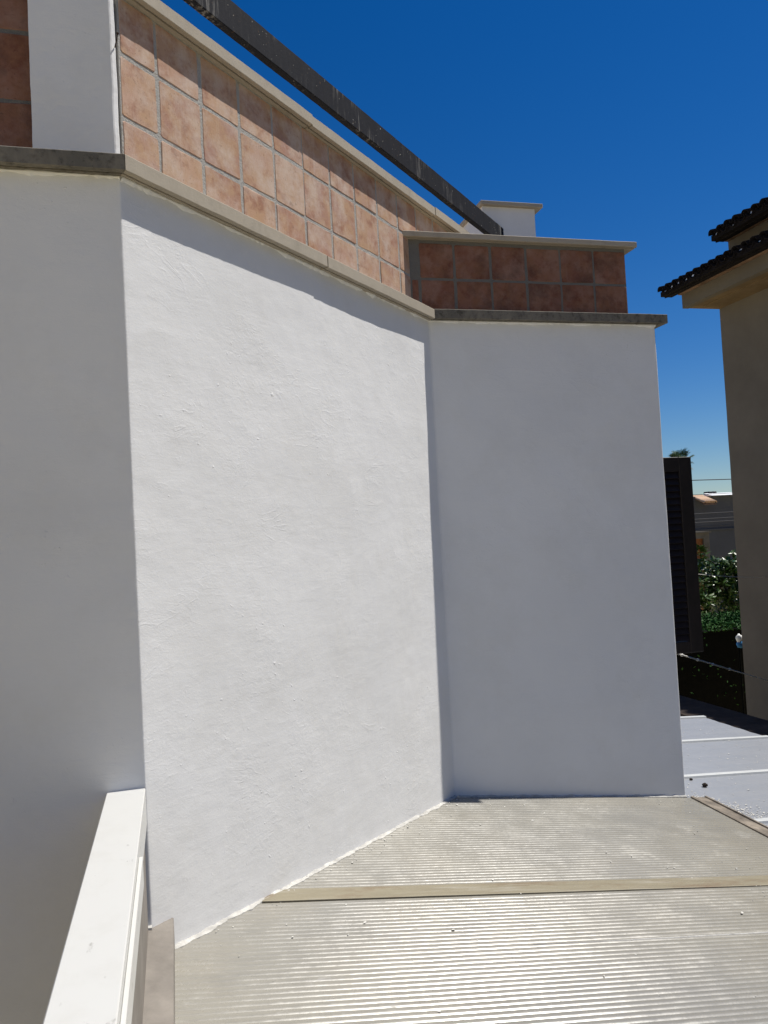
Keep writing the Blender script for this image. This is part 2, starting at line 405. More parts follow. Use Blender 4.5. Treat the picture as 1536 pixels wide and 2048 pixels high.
# parapets: mortar bed, then tiles one by one
IC = Vector((1.387, 4.333)); DT = .0010
def apt(u, out): return IC+DA*(u-1.9615)+NA*out
par_a = MB(); a0, a1 = apt(-.16, -DT), apt(3.62, -DT); b1, b0 = apt(3.62, -.17), apt(-.16, -.17)
par_a.prism([tuple(a0), tuple(a1), tuple(b1), tuple(b0)], 1.2725, 1.9515); par_a = par_a.part('parapet', M['grout'], house)
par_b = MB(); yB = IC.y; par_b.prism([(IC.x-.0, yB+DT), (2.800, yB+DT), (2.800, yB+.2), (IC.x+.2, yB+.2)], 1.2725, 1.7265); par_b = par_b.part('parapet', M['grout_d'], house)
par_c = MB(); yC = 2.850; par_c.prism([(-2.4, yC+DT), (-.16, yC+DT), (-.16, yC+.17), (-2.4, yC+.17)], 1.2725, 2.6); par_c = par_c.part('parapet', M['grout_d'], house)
def tile_mesh(wd, ht, rg, mat='tile'):
    # slightly uneven fired square: front outline, chamfer, sides; local x along, z up, y = -out
    hw, hh = wd/2, ht/2; ol = []
    cs = [(-hw, -hh), (hw, -hh), (hw, hh), (-hw, hh)]
    for i in range(4):
        (x0, y0), (x1, y1) = cs[i], cs[(i+1) % 4]; L = math.hypot(x1-x0, y1-y0); c = min(.006, L*.1)
        for t in (c/L, .28, .5, .72, 1-c/L):
            x, y = x0+(x1-x0)*t, y0+(y1-y0)*t; j = rg.uniform(-.0016, .0016)
            nx, ny = (y1-y0)/L, -(x1-x0)/L; ol.append((x+nx*j, y+ny*j))
    n = len(ol); V = []
    for (k, y) in ((1, .010), (1, .0012), (.982, -.0008)):
        for (x, z) in ol: V.append((x*k if k == 1 else x-math.copysign(.0025, x), y+rg.uniform(-.0004, .0004), z if k == 1 else z-math.copysign(.0025, z)))
    F = [[2*n+i for i in range(n)]]
    for r in (0, 1):
        for i in range(n): F.append([r*n+i, r*n+(i+1) % n, (r+1)*n+(i+1) % n, (r+1)*n+i])
    return mesh('tile', V, F, M[mat])
TS = .2145
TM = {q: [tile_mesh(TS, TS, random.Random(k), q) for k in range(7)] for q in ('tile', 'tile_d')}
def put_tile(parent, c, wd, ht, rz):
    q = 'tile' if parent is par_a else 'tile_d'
    me = rnd.choice(TM[q]) if abs(wd-TS) < .006 and abs(ht-TS) < .006 else tile_mesh(wd, ht, rnd, q)
    o = inst('tile', me, parent, c, (rnd.uniform(-.008, .008), rnd.uniform(-.006, .006), rz+rnd.uniform(-.007, .007)))
    o.scale = (1, 1, 1)
G = .0145
ju = [-.160, .018, .247, .481, .706, .932, 1.151, 1.383, 1.611, 1.840, 2.072, 2.30, 2.53, 2.76, 2.99, 3.22, 3.45]
rows = [(1.2745, 1.514), (1.514, 1.744), (1.744, 1.950)]
for r, (z0, z1) in enumerate(rows):
    for i in range(len(ju)-1):
        u0, u1 = ju[i], ju[i+1]
        if r < 2 and u0 > 1.95: continue
        if r < 2 and u1 > 1.9615: u1 = 1.9615
        if u1-u0 < .05: continue
        g0 = G/2+rnd.uniform(-.0025, .0025); g1 = G/2+rnd.uniform(-.0025, .0025)
        a, b = u0+g0, u1-g1 if u1 != 1.9615 else u1-.002
        zb, zt = z0+(G/2 if r else .002)+rnd.uniform(-.002, .002), z1-(G/2 if r < 2 else .001)+rnd.uniform(-.002, 0)
        wd, ht = b-a, zt-zb
        if abs(wd-TS) < .01: wd = TS
        c = apt((a+b)/2, rnd.uniform(-.001, .0015)); put_tile(par_a, (c.x, c.y, (zb+zt)/2), wd, ht, R(45))
jx = [1.443, 1.661, 1.894, 2.124, 2.350, 2.574, 2.806]
for r, (z0, z1) in enumerate([(1.2745, 1.497), (1.497, 1.713)]):
    if r == 0: put_tile(par_b, (1.415, yB, 1.384), .036, .21, 0)
    for i in range(6):
        a, b = jx[i]+G/2+rnd.uniform(-.002, .002), jx[i+1]-G/2+rnd.uniform(-.002, .002)
        zb, zt = z0+(G/2 if r else .002), z1-G/2+rnd.uniform(-.002, .002)
        put_tile(par_b, ((a+b)/2, yB+rnd.uniform(-.0015, .001), (zb+zt)/2), TS if abs(b-a-TS) < .01 else b-a, zt-zb, 0)
zc = [1.2745, 1.545, 1.787, 2.02]
for r in range(3):
    x1 = -.33
    for i in range(6):
        x0 = x1-.23; z0, z1 = zc[r], zc[r+1]
        put_tile(par_c, ((x0+x1)/2, yC, (z0+z1)/2), TS, z1-z0-(G if r else .008), 0); x1 = x0

# upper copings
ua = prof(.050, 1.952, 2.004, .22)
uj = .96
mb = MB(); mb.sweep(ua, apt(-.14, 0), apt(uj-.002, 0), NA, 0, 0, 60, .0012); mb.part('coping', M['stone'], house)
mb = MB(); mb.sweep([(a-.003, z-.003) for a, z in ua], apt(uj+.002, 0), apt(2.25, 0), NA, 0, 0, 60, .0012); mb.part('coping', M['stone'], house)
mb = MB(); mb.sweep([(a, z) for a, z in ua], apt(2.254, 0), apt(3.66, 0), NA, 0, 0, 60, .0012); mb.part('coping', M['stone'], house)
mb = MB(); mb.sweep(prof(.046, 1.727, 1.760, .25), (IC.x+.001, yB), (2.862, yB), NB, -1, 0, 60, .0010); mb.part('coping', M['stone'], house)

# white corner pilaster (its flank follows the tiled wall) and chimney block at the far end
def wobble_prism(poly, z0, z1, amp=.0025, step=.02, sub=.02):
    P = []
    for i in range(len(poly)):
        p, q = Vector(poly[i]), Vector(poly[(i+1) % len(poly)]); k = max(1, int((q-p).length/sub))
        P += [p.lerp(q, t/k) for t in range(k)]
    n = len(P); nz = max(1, int((z1-z0)/step)); V = []; F = []
    for j in range(nz+1):
        z = z0+(z1-z0)*j/nz
        for p in P:
            q = Vector((p.x, p.y, z)); d = mn.noise_vector(q*7)*amp+mn.noise_vector(q*45)*amp*.35
            V.append((q.x+d.x, q.y+d.y, z))
    for j in range(nz):
        for i in range(n): F.append([j*n+i, j*n+(i+1) % n, (j+1)*n+(i+1) % n, (j+1)*n+i])
    F += [list(range(n))[::-1], [nz*n+i for i in range(n)]]
    return V, F
V, F = wobble_prism([(-.397, 2.790), (-.138, 2.790), (-.133, 2.792), (-.1225, 2.8025), (-.1225, 2.835), (-.15, 2.87), (-.15, 3.05), (-.397, 3.05)], 1.2725, 2.62)
part('pilaster', V, F, M['plaster'], house, False)
V, F = wobble_prism([(2.418, 5.625), (2.858, 5.625), (2.858, 6.15), (2.418, 6.15)], 1.0, 2.530, .0015, .06, .08)
st = part('chimney', V, F, M['plaster'], house)
mb = MB(); mb.bbox(2.392, 2.915, 5.590, 6.20, 2.5305, 2.562, .003); mb.part('chimney_cap', M['stone'], st)

# ------------------------------------------------------------------ rail along the parapet
mb = MB(); D0 = -2.15
rp0 = Vector((NA.x*D0, NA.y*D0))
def rpt(u, d): return Vector((DA.x*u, DA.y*u))+Vector((NA.x*(D0-d), NA.y*(D0-d)))
ring = [(0, .003), (.003, 0), (.037, 0), (.04, .003), (.04, .134), (.037, .137), (.003, .137), (0, .134)]
V = []; F = []; n = len(ring); uu = [-.05+i*.04 for i in range(150)]
uend = 5.80
uu = [1.955+(uend-1.955)*i/120 for i in range(121)]
for u in uu:
    for (d, z) in ring:
        p = rpt(u, d); q = Vector((p.x, p.y, 2.226+z)); e = mn.noise_vector(q*5)*.0012+mn.noise_vector(q*40)*.0011; V.append(q+e)
for i in range(len(uu)-1):
    for k in range(n): F.append([i*n+k, (i+1)*n+k, (i+1)*n+(k+1) % n, i*n+(k+1) % n])
F += [list(range(n)), [(len(uu)-1)*n+k for k in range(n)][::-1]]
single('metal_rail', V, F, M['rail'], 'black steel rail with pale streaks running above the tiled parapet', 'railing')

# bent nail in the pilaster edge
mb = MB(); mb.tube([(-.123, 2.800, 1.739), (-.1195, 2.785, 1.742), (-.1155, 2.778, 1.752), (-.1115, 2.776, 1.774)], .0022, 6)
mb.tube([(-.1115, 2.776, 1.773), (-.111, 2.776, 1.7755)], .0048, 8)
mb.single('bent_nail', M['nail'], 'small rusty bent nail sticking out of the white pilaster edge', 'nail')

# ------------------------------------------------------------------ polycarbonate lean-to roof
pr = thing('polycarbonate_roof', (1.4, 2.5, roofz(1.4, 2.5)), 'pale fluted polycarbonate lean-to roof at the foot of the white wall', 'roof')
PITCH = .0268
def sheet(y0, y1, xl, xr):
    V = []; F = []; y = y0; row = 0; prev = None; seg = 7
    n = int((y1-y0)/PITCH)*(seg+1)
    for i in range(n):
        fl, q = divmod(i, seg+1); ph = q/seg
        if q == 0: prev = None                       # a crease between flutes
        y = y0+(fl+ph)*PITCH
        h = .0042*(1-(2*ph-1)**2)
        x0 = max(xl, y-2.776) if y > 2.7 else xl
        r = []
        for k in range(10):
            x = x0+(xr-.3-x0)*k/7 if k < 8 else xr-.05 if k == 8 else xr
            z = roofz(x, y)+h*(1, 1, 1, 1, 1, .95, .85, .75, .4, .1)[k]+.0012*mn.noise(Vector((x*2, y*3, 1)))
            r.append(len(V)); V.append((x, y, z))
        if prev:
            for k in range(9): F.append([prev[k], prev[k+1], r[k+1], r[k]])
        prev = r
    return part('fluted_sheet', V, F, M['poly'], pr, True)
sheet(-1.6, 3.012, -.058, 2.935); sheet(3.105, 4.216, -.058, 2.935)
# joint profile between the sheets
V = []; F = []; ns = 40
pf = [(3.008, -.002), (3.008, .0045), (3.014, .006), (3.055, .0072), (3.099, .006), (3.106, .0045), (3.106, -.002)]
for i in range(ns+1):
    t = i/ns
    for (y, h) in pf:
        x0 = y-2.772; x = x0+(2.937-x0)*t; yy = y+.008*(1-t)+.0015*mn.noise(Vector((x*5, y, 0))); V.append((x, yy, roofz(x, yy)+h+.0008*mn.noise(Vector((x*7, y*9, 3)))))
n = len(pf)
for i in range(ns):
    for k in range(n-1): F.append([i*n+k, (i+1)*n+k, (i+1)*n+k+1, i*n+k+1])
part('joint_strip', V, F, M['strip'], pr)
V = []; F = []
for i in range(41):
    x = 1.15+(2.93-1.15)*i/40; y = 2.614+.010*i/40+.0012*mn.noise(Vector((x*6, 0, 5))); f = min(1, i/14)
    for (o, h) in ((-.0035*f, .003), (-.002*f, .0052), (.002*f, .0052), (.0035*f, .003)): V.append((x, y+o, roofz(x, y)+h))
for i in range(40):
    for k in range(3): F.append([i*4+k, (i+1)*4+k, (i+1)*4+k+1, i*4+k+1])
part('pale_seam', V, F, M['seal'], pr)
# edge profile along the low side
V = []; F = []; pf = [(2.925, -.02), (2.925, .007), (2.928, .009), (2.944, .009), (2.947, .004), (2.968, .003), (3.020, .004), (3.024, .012), (3.036, .012), (3.040, .006), (3.040, -.06), (2.99, -.06)]
ns = 60
for i in range(ns+1):
    y = -1.6+(4.20+1.6)*i/ns
    for (x, h) in pf: V.append((x, y, roofz(x, y)+h+.002*mn.noise(Vector((x*9, y*6, 2)))))
n = len(pf)
for i in range(ns):
    for k in range(n): F.append([i*n+k, i*n+(k+1) % n, (i+1)*n+(k+1) % n, (i+1)*n+k])
F += [list(range(n)), [ns*n+k for k in range(n)][::-1]]
part('edge_profile', V, F, M['gutter'], pr)
# raised flashing curb on the high side
V = []; F = []
for (y, kx) in ((-1.6, 0), (2.60, 0), (2.7145, 1)):
    for (x, z) in ((-.27, -1.6), (-.27, -1.165), (-.0555, -1.190), (-.054, -1.192), (-.054, -1.6)):
        yy = y
        if kx and x < -.1195: yy = 2.651
        elif kx: yy = x+2.7735-.003
        V.append((x, yy, z+.024*(yy-2.7)))
for i in range(2):
    for k in range(5): F.append([i*5+k, (i+1)*5+k, (i+1)*5+(k+1) % 5, i*5+(k+1) % 5])
F += [list(range(5)), [10+k for k in range(5)][::-1]]
part('flashing', V, F, M['curb'], pr)
# sealant smeared along the foot of the walls
def bead(p, q, nrm, wmin, wmax, hmin, hmax, sd, onplane):
    V = []; F = []; L = (q-p).length; n = int(L/.008)
    for i in range(n+1):
        t = i/n; c = p.lerp(q, t); s = Vector((c.x*13+sd, c.y*13, 0)); e = Vector((c.x*60+sd, c.y*60, 4))
        wv = wmin+(wmax-wmin)*min(1, max(0, .5+.9*mn.noise(s)+.35*mn.noise(e))); hv = hmin+(hmax-hmin)*min(1, max(0, .5+.8*mn.noise(s*1.3+Vector((9, 0, 0)))+.3*mn.noise(e)))
        for (o, h) in ((-.004, hv+.004), (.0035, hv), (.006+wv*.35, .007), (.006+wv, .0048), (.006+wv, -.004)):
            a = c+nrm*o; V.append((a.x, a.y, onplane(a.x, a.y)+h))
    for i in range(n):
        for k in range(4): F.append([i*5+k, (i+1)*5+k, (i+1)*5+k+1, i*5+k+1])
    return V, F
V, F = bead(Vector((-.075, 2.6985)), AB, NA, .002, .017, .002, .010, 0, roofz); part('sealant_bead', V, F, M['seal'], pr)
V, F = bead(AB+Vector((.02, 0)), BR, NB, .003, .012, .003, .012, 50, roofz); part('sealant_bead', V, F, M['seal'], pr)

# ------------------------------------------------------------------ white beam along the high side
wb = thing('white_beam', (-.18, 1, -.85), 'white aluminium box beam running down from the shaded wall at lower left', 'beam')
mb = MB(); mb.bbox(-.237, -.121, -1.6, 2.648, -.860, -.7455, .0025); mb.part('box_profile', M['wmetal'], wb)
mb = MB(); mb.bbox(-.1205, -.1112, -1.6, 2.143, -.845, -.774, .0012); mb.part('side_flange', M['wmetal'], wb)
mb = MB(); mb.box(-.235, -.13, -1.6, 2.64, -1.3, -.861); mb.part('under_plate', M['curb'], wb)
V, F = bead(Vector((-.235, 2.6525)), Vector((-.119, 2.6525)), NB, .002, .010, .002, .008, 80, lambda x, y: -1.181); part('sealant_bead', V, F, M['seal'], pr)

# ------------------------------------------------------------------ grey panel roof beyond
gp = thing('panel_roof', (4, 5, panelz(4)), 'light grey metal panel roof with white seams beyond the white wall', 'roof')
sy = [-2.4, -1.47, -.54, .39, 1.32, 2.25, 3.18, 4.10, 5.03, 5.98, 6.85]
for i in range(len(sy)-1):
    V = []; F = []; y0, y1 = sy[i]+.012, sy[i+1]-.012; X0, X1 = (2.95, 4.985); n = 12
    ys = [y0+(y1-y0)*k/n for k in range(n+1)]
    for k, y in enumerate(ys):
        for x in (X0, X1): V.append((x, y, panelz(x)+(.0025 if k % 3 else -.001)))
    for k in range(n): F.append([2*k, 2*k+1, 2*k+3, 2*k+2])
    b = len(V)
    V += [(X0, y0, panelz(X0)-.04), (X1, y0, panelz(X1)-.04), (X1, y1, panelz(X1)-.04), (X0, y1, panelz(X0)-.04)]
    F += [[1, 0, b, b+1], [2*n, 2*n+1, b+2, b+3], [b+3, b+2, b+1, b]]+[[2*k+1, b+1, b+2, 2*n+1] for k in (0,)]
    part('roof_panel', V, F, M['panel'], gp)
for y in sy[6:]:
    pf = [(-.028, .000), (-.024, .014), (-.018, .016), (.018, .016), (.024, .014), (.028, .000)]
    V = []; F = []; n = len(pf)
    for x in (2.94, 4.2, 4.99):
        for (d, h) in pf: V.append((x, y+d, panelz(x)+h))
    for i in range(2):
        for k in range(n-1): F.append([i*n+k, (i+1)*n+k, (i+1)*n+k+1, i*n+k+1])
    F.append([2*n+k for k in range(n)]); part('seam_cap', V, F, M['rib'], gp)
# dark cement wall beyond the panels
V, F = wobble_prism([(5.01, -2.4), (5.55, -2.4), (5.55, 9.2), (5.01, 9.2)], GZ, -1.985, .004, .6, .3)
single('cement_wall', V, F, M['ledge'], 'blackened cement wall top in shade along the grey panel roof', 'wall')
V, F = wobble_prism([(2.93, 6.92), (5.0, 6.92), (5.0, 7.25), (2.93, 7.25)], GZ, -2.02, .004, .6, .3)
single('cement_wall', V, F, M['ledge'], 'dark cement wall closing the far end of the grey panel roof', 'wall')

# ------------------------------------------------------------------ open shutter
sh = thing('window_shutter', (3.3, 5.0, -.94), 'dark brown louvred shutter standing open behind the white wall', 'shutter')
sx0, sx1, sz0, sz1 = 2.95, 3.672, -.942, .477
for (a, b) in ((sx0, sx0+.09), (sx1-.105, sx1)):
    mb = MB(); mb.bbox(a, b, 5.0, 5.04, sz0, sz1, .003); mb.part('stile', M['shutter'], sh)
for (a, b) in ((sz0, sz0+.085), (sz1-.105, sz1)):
    mb = MB(); mb.bbox(sx0+.0905, sx1-.1055, 5.002, 5.038, a, b, .003); mb.part('cross_rail', M['shutter'], sh)
sl = MB(); sl.box(-.262, .262, -.005, .005, -.030, .030)
slm = mesh('slat', sl.V, sl.F, M['shutter'])
z = sz1-.128
while z > sz0+.10:
    inst('slat', slm, sh, ((sx0+.09+sx1-.105)/2, 5.02, z), (R(-27), 0, 0))
    z -= .047

# wires across the gap
def wire(name, pts, r, mat, label, cat, group=None, knots=()):
    mb = MB(); mb.tube(pts, r, 6)
    for k in knots:
        i = int(k*(len(pts)-1)); p, q = Vector(pts[i]), Vector(pts[i+1]); d = (q-p).normalized(); c = p.lerp(q, .5)
        mb.tube([c-d*.02, c-d*.008, c+d*.008, c+d*.02], [r*1.1, r*2.1, r*2.0, r*1.1], 6)
    return mb.single(name, mat, label, cat, group=group, smooth=True)
def sag(a, b, s, n=24):
    a, b = Vector(a), Vector(b); o = []
    for i in range(n+1):
        t = i/n; p = a.lerp(b, t); p.z -= s*4*t*(1-t); o.append(p)
    return o
wire('twisted_wire', [p+mn.noise_vector(p*14)*.003 for p in sag((2.907, 5.35, -.725), (9.775, 11.63, -2.80), .0, 110)], .0085, M['rope'], 'pale knotted wire stretched low across the dark gap', 'wire', knots=(.33, .415, .50, .62))
wire('thin_wire', sag((2.95, 5.09, -.25), (9.78, 11.53, -1.011), .04, 40), .0032, M['rope'], 'thin pale wire crossing in front of the leafy tree', 'wire', knots=(.96,))

# ------------------------------------------------------------------ neighbouring beige house
K = 1.25
nh = thing('beige_house', (11, 6, GZ), 'beige rendered house in shade with stepped tiled eaves on the right', 'house')
WX = 9.775; YF = 12.21
V, F = wobble_prism([(WX, -6), (16, -6), (16, YF), (WX, YF)], GZ, 4.30, .006, .4, .5); part('wall', V, F, M['beige'], nh)
mb = MB(); mb.prism([(WX, -6), (16, -6), (16, 10.4), (WX, 10.4)], 4.30, 4.72); mb.part('upper_wall', M['beige'], nh)
def eave(y1, zb, zt):
    mb = MB(); mb.box(9.0, 9.12, -6, y1, zb, zt); mb.part('fascia', M['beige'], nh)
    mb = MB(); mb.box(9.121, WX+.2, -6, y1-.002, zb+.006, zb+.05); mb.part('soffit', M['soffit'], nh)
    mb = MB(); mb.box(9.30, 9.42, -6, y1-.15, zb-.012, zb+.005); mb.part('soffit_board', M['soffit'], nh)
    pf = [(9.13, zt), (8.93, zt), (8.915, zt+.012), (8.75, zt+.02), (8.73, zt+.035), (8.73, zt+.05), (9.13, zt+.10)]
    pf = [(x, z+.001) for x, z in pf]; n = len(pf)
    V = [(x, -6, z) for x, z in pf]+[(x, y1+.0, z) for x, z in pf]
    F = [list(range(n))[::-1], [n+i for i in range(n)]]+[[i, (i+1) % n, n+(i+1) % n, n+i] for i in range(n)]
    part('brick_course', V, F, M['brickc'], nh)
eave(YF, 3.835, 4.075); eave(10.925, 4.275, 4.560)
# clay roof tiles: convex covers over concave channels, laid up the slope, ends at the eave
def barrel(L, r0, r1, conv):
    V = []; F = []; seg = 8; th = .014
    for (x, r) in ((0, r0), (L, r1)):
        for rr in (r, r-th):
            for k in range(seg+1):
                a = math.pi*k/seg; V.append((x, math.cos(a)*rr, math.sin(a)*rr*(1 if conv else -1)))
    n = seg+1
    for k in range(seg):
        F += [[k, k+1, 2*n+k+1, 2*n+k], [n+k, 3*n+k, 3*n+k+1, n+k+1], [k, n+k, n+k+1, k+1], [2*n+k, 2*n+k+1, 3*n+k+1, 3*n+k]]
    F += [[0, 2*n, 3*n, n], [seg, n+seg, 3*n+seg, 2*n+seg]]
    return V, F
V, F = barrel(.46, .082, .066, True); bc = mesh('roof_tile', V, F, M['roofdark'], True)
V, F = barrel(.46, .080, .088, False); bp = mesh('roof_tile', V, F, M['roofdark'], True)
SL = R(17)
V = []; F = []
for k in range(9):
    a = 2*math.pi*k/9; V += [(math.cos(a)*.10, math.sin(a)*.052, -.02), (math.cos(a)*.07, math.sin(a)*.036, .012)]
F = [[2*k, 2*((k+1) % 9), 2*((k+1) % 9)+1, 2*k+1] for k in range(9)]+[[2*k+1 for k in range(9)]]
mf = mesh('mortar_glint', V, F, M['lwhite'])  # white lumps stand in for sunlit glints between the covers
def roofing(ya, yb, z, cols):
    base = part('roof_slab', *(lambda L: ([(8.66, ya, z-.02), (8.66, yb, z-.02), (8.66+L, yb, z-.02+L*math.tan(SL)), (8.66+L, ya, z-.02+L*math.tan(SL)), (8.66, ya, z+.0), (8.66, yb, z+.0), (8.66+L, yb, z+L*math.tan(SL)), (8.66+L, ya, z+L*math.tan(SL))],
        [[3, 2, 1, 0], [4, 5, 6, 7], [0, 1, 5, 4], [1, 2, 6, 5], [2, 3, 7, 6], [3, 0, 4, 7]]))(5.5), M['roofdark'], nh)
    mb = MB(); mb.prism([(8.575, ya), (8.80, ya), (8.80, yb-.01), (8.575, yb-.01)], z-.002, z+.082); mb.part('mortar_bed', M['roofdark'], nh)
    P = .195; y = yb-.06; i = 0
    while y > ya and i < cols:
        for k in range(4 if i < 12 else 1):
            s = k*.38; x = 8.54+s*math.cos(SL); zz = z+.06+s*math.sin(SL)
            inst('roof_tile', bc, nh, (x+rnd.uniform(-.012, .012), y+rnd.uniform(-.008, .008), zz+.030+.014*(k % 2)), (rnd.uniform(-.05, .05), -SL+.03, rnd.uniform(-.03, .03)))
            inst('roof_tile', bp, nh, (x-.01+rnd.uniform(-.012, .012), y-P/2, zz+.040), (0, -SL, rnd.uniform(-.02, .02)))
        q = inst('mortar_glint', mf, nh, (8.66+rnd.uniform(-.03, .03), y-P/2+rnd.uniform(-.02, .02), z+.103+rnd.uniform(-.014, .010)), (rnd.uniform(-.3, .3), -SL, rnd.uniform(-.4, .4))); q.scale = (1, rnd.uniform(.6, 1.2), rnd.uniform(.5, 1.1))
        y -= P; i += 1
roofing(8.0, YF+.02, 4.035, 14); roofing(-6, 10.80, 4.50, 26)
# eave blackness is silhouette contrast held in the tile and bed colour
# ------------------------------------------------------------------ far things in the gap
gb = thing('grey_building', (24, 33, GZ), 'long grey rendered building in the distance behind the garden', 'building')
mb = MB(); mb.box(15, 36, 30, 37, GZ, 1.09); mb.part('wall', M['greyw'], gb)
mb = MB(); mb.box(15, 36, 29.93, 29.998, -.41, -.35); mb.part('string_course', M['greyw'], gb)
mb = MB()
V = [(22.75, 29.7, 1.095), (30, 29.7, 1.095), (30, 29.7, 1.11), (22.75, 29.7, 1.11), (22.75, 30.25, 1.235), (30, 30.25, 1.235), (22.75, 30.25, 1.095), (30, 30.25, 1.095)]
mb.add(V, [[0, 1, 2, 3], [3, 2, 5, 4], [0, 3, 4, 6], [1, 7, 5, 2], [6, 4, 5, 7]]); mb.part('white_roof', M['lwhite'], gb)
mb = MB()
V, F = barrel(.95, .10, .085, True)
sm = mesh('roof_tile', V, F, mat_simple('sunlit_small_tile', (.55, .38, .26), .9, .1, .25, 6), True)
mb.add([(22.10, 29.40, .76), (22.71, 29.40, .76), (22.71, 30.2, 1.07), (22.10, 30.2, 1.07), (22.10, 29.40, .70), (22.71, 29.40, .70)], [[0, 1, 2, 3], [5, 1, 0, 4], [4, 0, 3], [5, 2, 1]]); pt = mb.part('porch_roof', M['roof'], gb)
for i in range(5): inst('roof_tile', sm, pt, (22.175+.115*i, 29.38, .78), (R(0), R(-20), R(90)))
for (x, lab) in ((22.99, 'left one of two dark boxes on the distant white roof'), (23.21, 'right one of two dark boxes on the distant white roof')):
    mb = MB(); mb.bbox(x, x+.18, 30.2, 30.6, 1.18, 1.31, .02); mb.box(x+.03, x+.15, 30.19, 30.199, 1.22, 1.29); mb.single('roof_box', M['dark'], lab, 'box', group='dark boxes on the white roof')
mb = MB(); mb.tube([(22.22, 30.8, 1.0), (22.23, 30.8, 1.62)], .02, 5)
for h, l in ((1.30, .16), (1.42, .13), (1.54, .10)): mb.tube([(22.23-l, 30.8, h), (22.23+l, 30.8, h)], .012, 4)
mb.single('roof_antenna', M['cable'], 'small antenna on the distant grey building', 'antenna')
sd_ = thing('orange_shed', (18, 25, GZ), 'small orange walled shed framed in stained concrete below the grey building', 'shed')
mb = MB(); mb.box(16.0, 18.62, 25, 27, GZ, -.62); mb.part('wall', M['orange'], sd_)
mb = MB(); mb.box(18.62, 18.86, 24.93, 27, GZ, -.42); mb.box(16.0, 18.62, 24.93, 27, -.62, -.42); mb.part('concrete_frame', M['conc'], sd_)
mb = MB(); mb.box(15.9, 18.9, 24.85, 27.1, -.419, -.37); mb.part('roof_slab', M['conc'], sd_)

def cab(py0, py1, d, r, lab):
    # a cable across the gap, from left to right, heights given where it enters and leaves
    a = Vector((d*.55, d, py0)); b = Vector((d*1.0, d+1.5, py1)); e = (b-a)
    wire('power_cable', [a-e*2+e*5*t/30+Vector((0, 0, .25*((t/30-.5)**2))) for t in range(31)], r, M['cable'], lab, 'cable', 'cables strung across the far garden')
F_ = 26.0
cab(1.62, 1.62, 26, .018, 'topmost dark cable crossing the open sky'); cab(1.02, 1.12, 26.4, .010, 'thin cable just above the far white roof')
cab(.28, .34, 26.2, .016, 'uppermost cable in front of the grey building'); cab(.06, .13, 26.3, .016, 'second cable down in front of the grey building')
cab(-.06, -.01, 26.5, .016, 'third cable down in front of the grey building'); cab(-.20, -.18, 26.1, .016, 'lowest cable in front of the grey building')

def leaf_cloud(n, centres, size, asp, rg, flat=.5, shell=.55):
    V = []; F = []
    for _ in range(n):
        c, r = rg.choice(centres); c = Vector(c)
        d = Vector((rg.gauss(0, 1), rg.gauss(0, 1), rg.gauss(0, 1))).normalized(); k = rg.random()**(1/3)*(1-shell)+shell
        p = c+Vector((d.x*r[0], d.y*r[1], d.z*r[2]))*k
        a = (d*.6+Vector((rg.uniform(-1, 1), rg.uniform(-1, 1), rg.uniform(-.9, .5)))).normalized()
        b = a.cross(Vector((rg.uniform(-1, 1), rg.uniform(-1, 1), 1.2))).normalized(); nn = a.cross(b)
        L = size*rg.uniform(.6, 1.25); W = L*asp; i = len(V)
        V += [p-a*L*.5, p-a*L*.1+b*W*.5+nn*W*.12, p+a*L*.5-nn*L*.1, p-a*L*.1-b*W*.5+nn*W*.12, p+a*L*.05-nn*W*.05]
        F += [[i, i+1, i+4], [i+1, i+2, i+4], [i+2, i+3, i+4], [i+3, i, i+4]]
    return V, F
def tree(x, y, top, centres, n, label, sz=.24):
    t = thing('leafy_tree', (x, y, GZ), label, 'tree', 'trees in the garden behind')
    mb = MB(); mb.tube([(x, y, GZ), (x+.05, y, GZ+1), (x-.03, y+.05, GZ+1.9), (x+.04, y, top-.8)], [.13, .11, .08, .03], 8)
    for k in range(7):
        c, r = rnd.choice(centres); mb.tube([(x, y, GZ+1.2+.15*k), Vector((x, y, GZ+1.7)).lerp(Vector(c), .6)+Vector((0, 0, .1)), c], [.05, .03, .012], 5)
    mb.part('trunk', M['bark'], t)
    V, F = leaf_cloud(n, centres, sz, .38, random.Random(int(x*100))); part('crown', V, F, M['leaf'], t, False)
rr = random.Random(3)
def blobs(x, y, z, rx, rz, n, br):
    o = []
    for _ in range(n):
        a = rr.uniform(0, 6.28); q = rr.random()**.5; o.append(((x+math.cos(a)*rx*q, y+math.sin(a)*rx*q, z+rr.uniform(-rz, rz)), (br*rr.uniform(.7, 1.2), br*rr.uniform(.7, 1.2), br*rr.uniform(.6, .95))))
    return o
tree(16.5, 21, -.9, blobs(16.4, 21, -2.25, .95, .85, 18, .5)+[((16.9, 21, -1.35), (.5, .5, .4))], 3200, 'broad leafy tree with glossy dark leaves right of the shed')
tree(14.6, 20.3, -.6, blobs(14.5, 20.3, -2.1, .65, .85, 12, .5)+[((14.85, 20.3, -1.05), (.35, .35, .4))], 2000, 'leafy tree with glossy leaves partly hidden by the shutter')
hd = thing('garden_hedge', (12.2, 15.6, GZ), 'clipped green hedge below the leafy trees', 'hedge')
V = []; F = []; rg = random.Random(5)
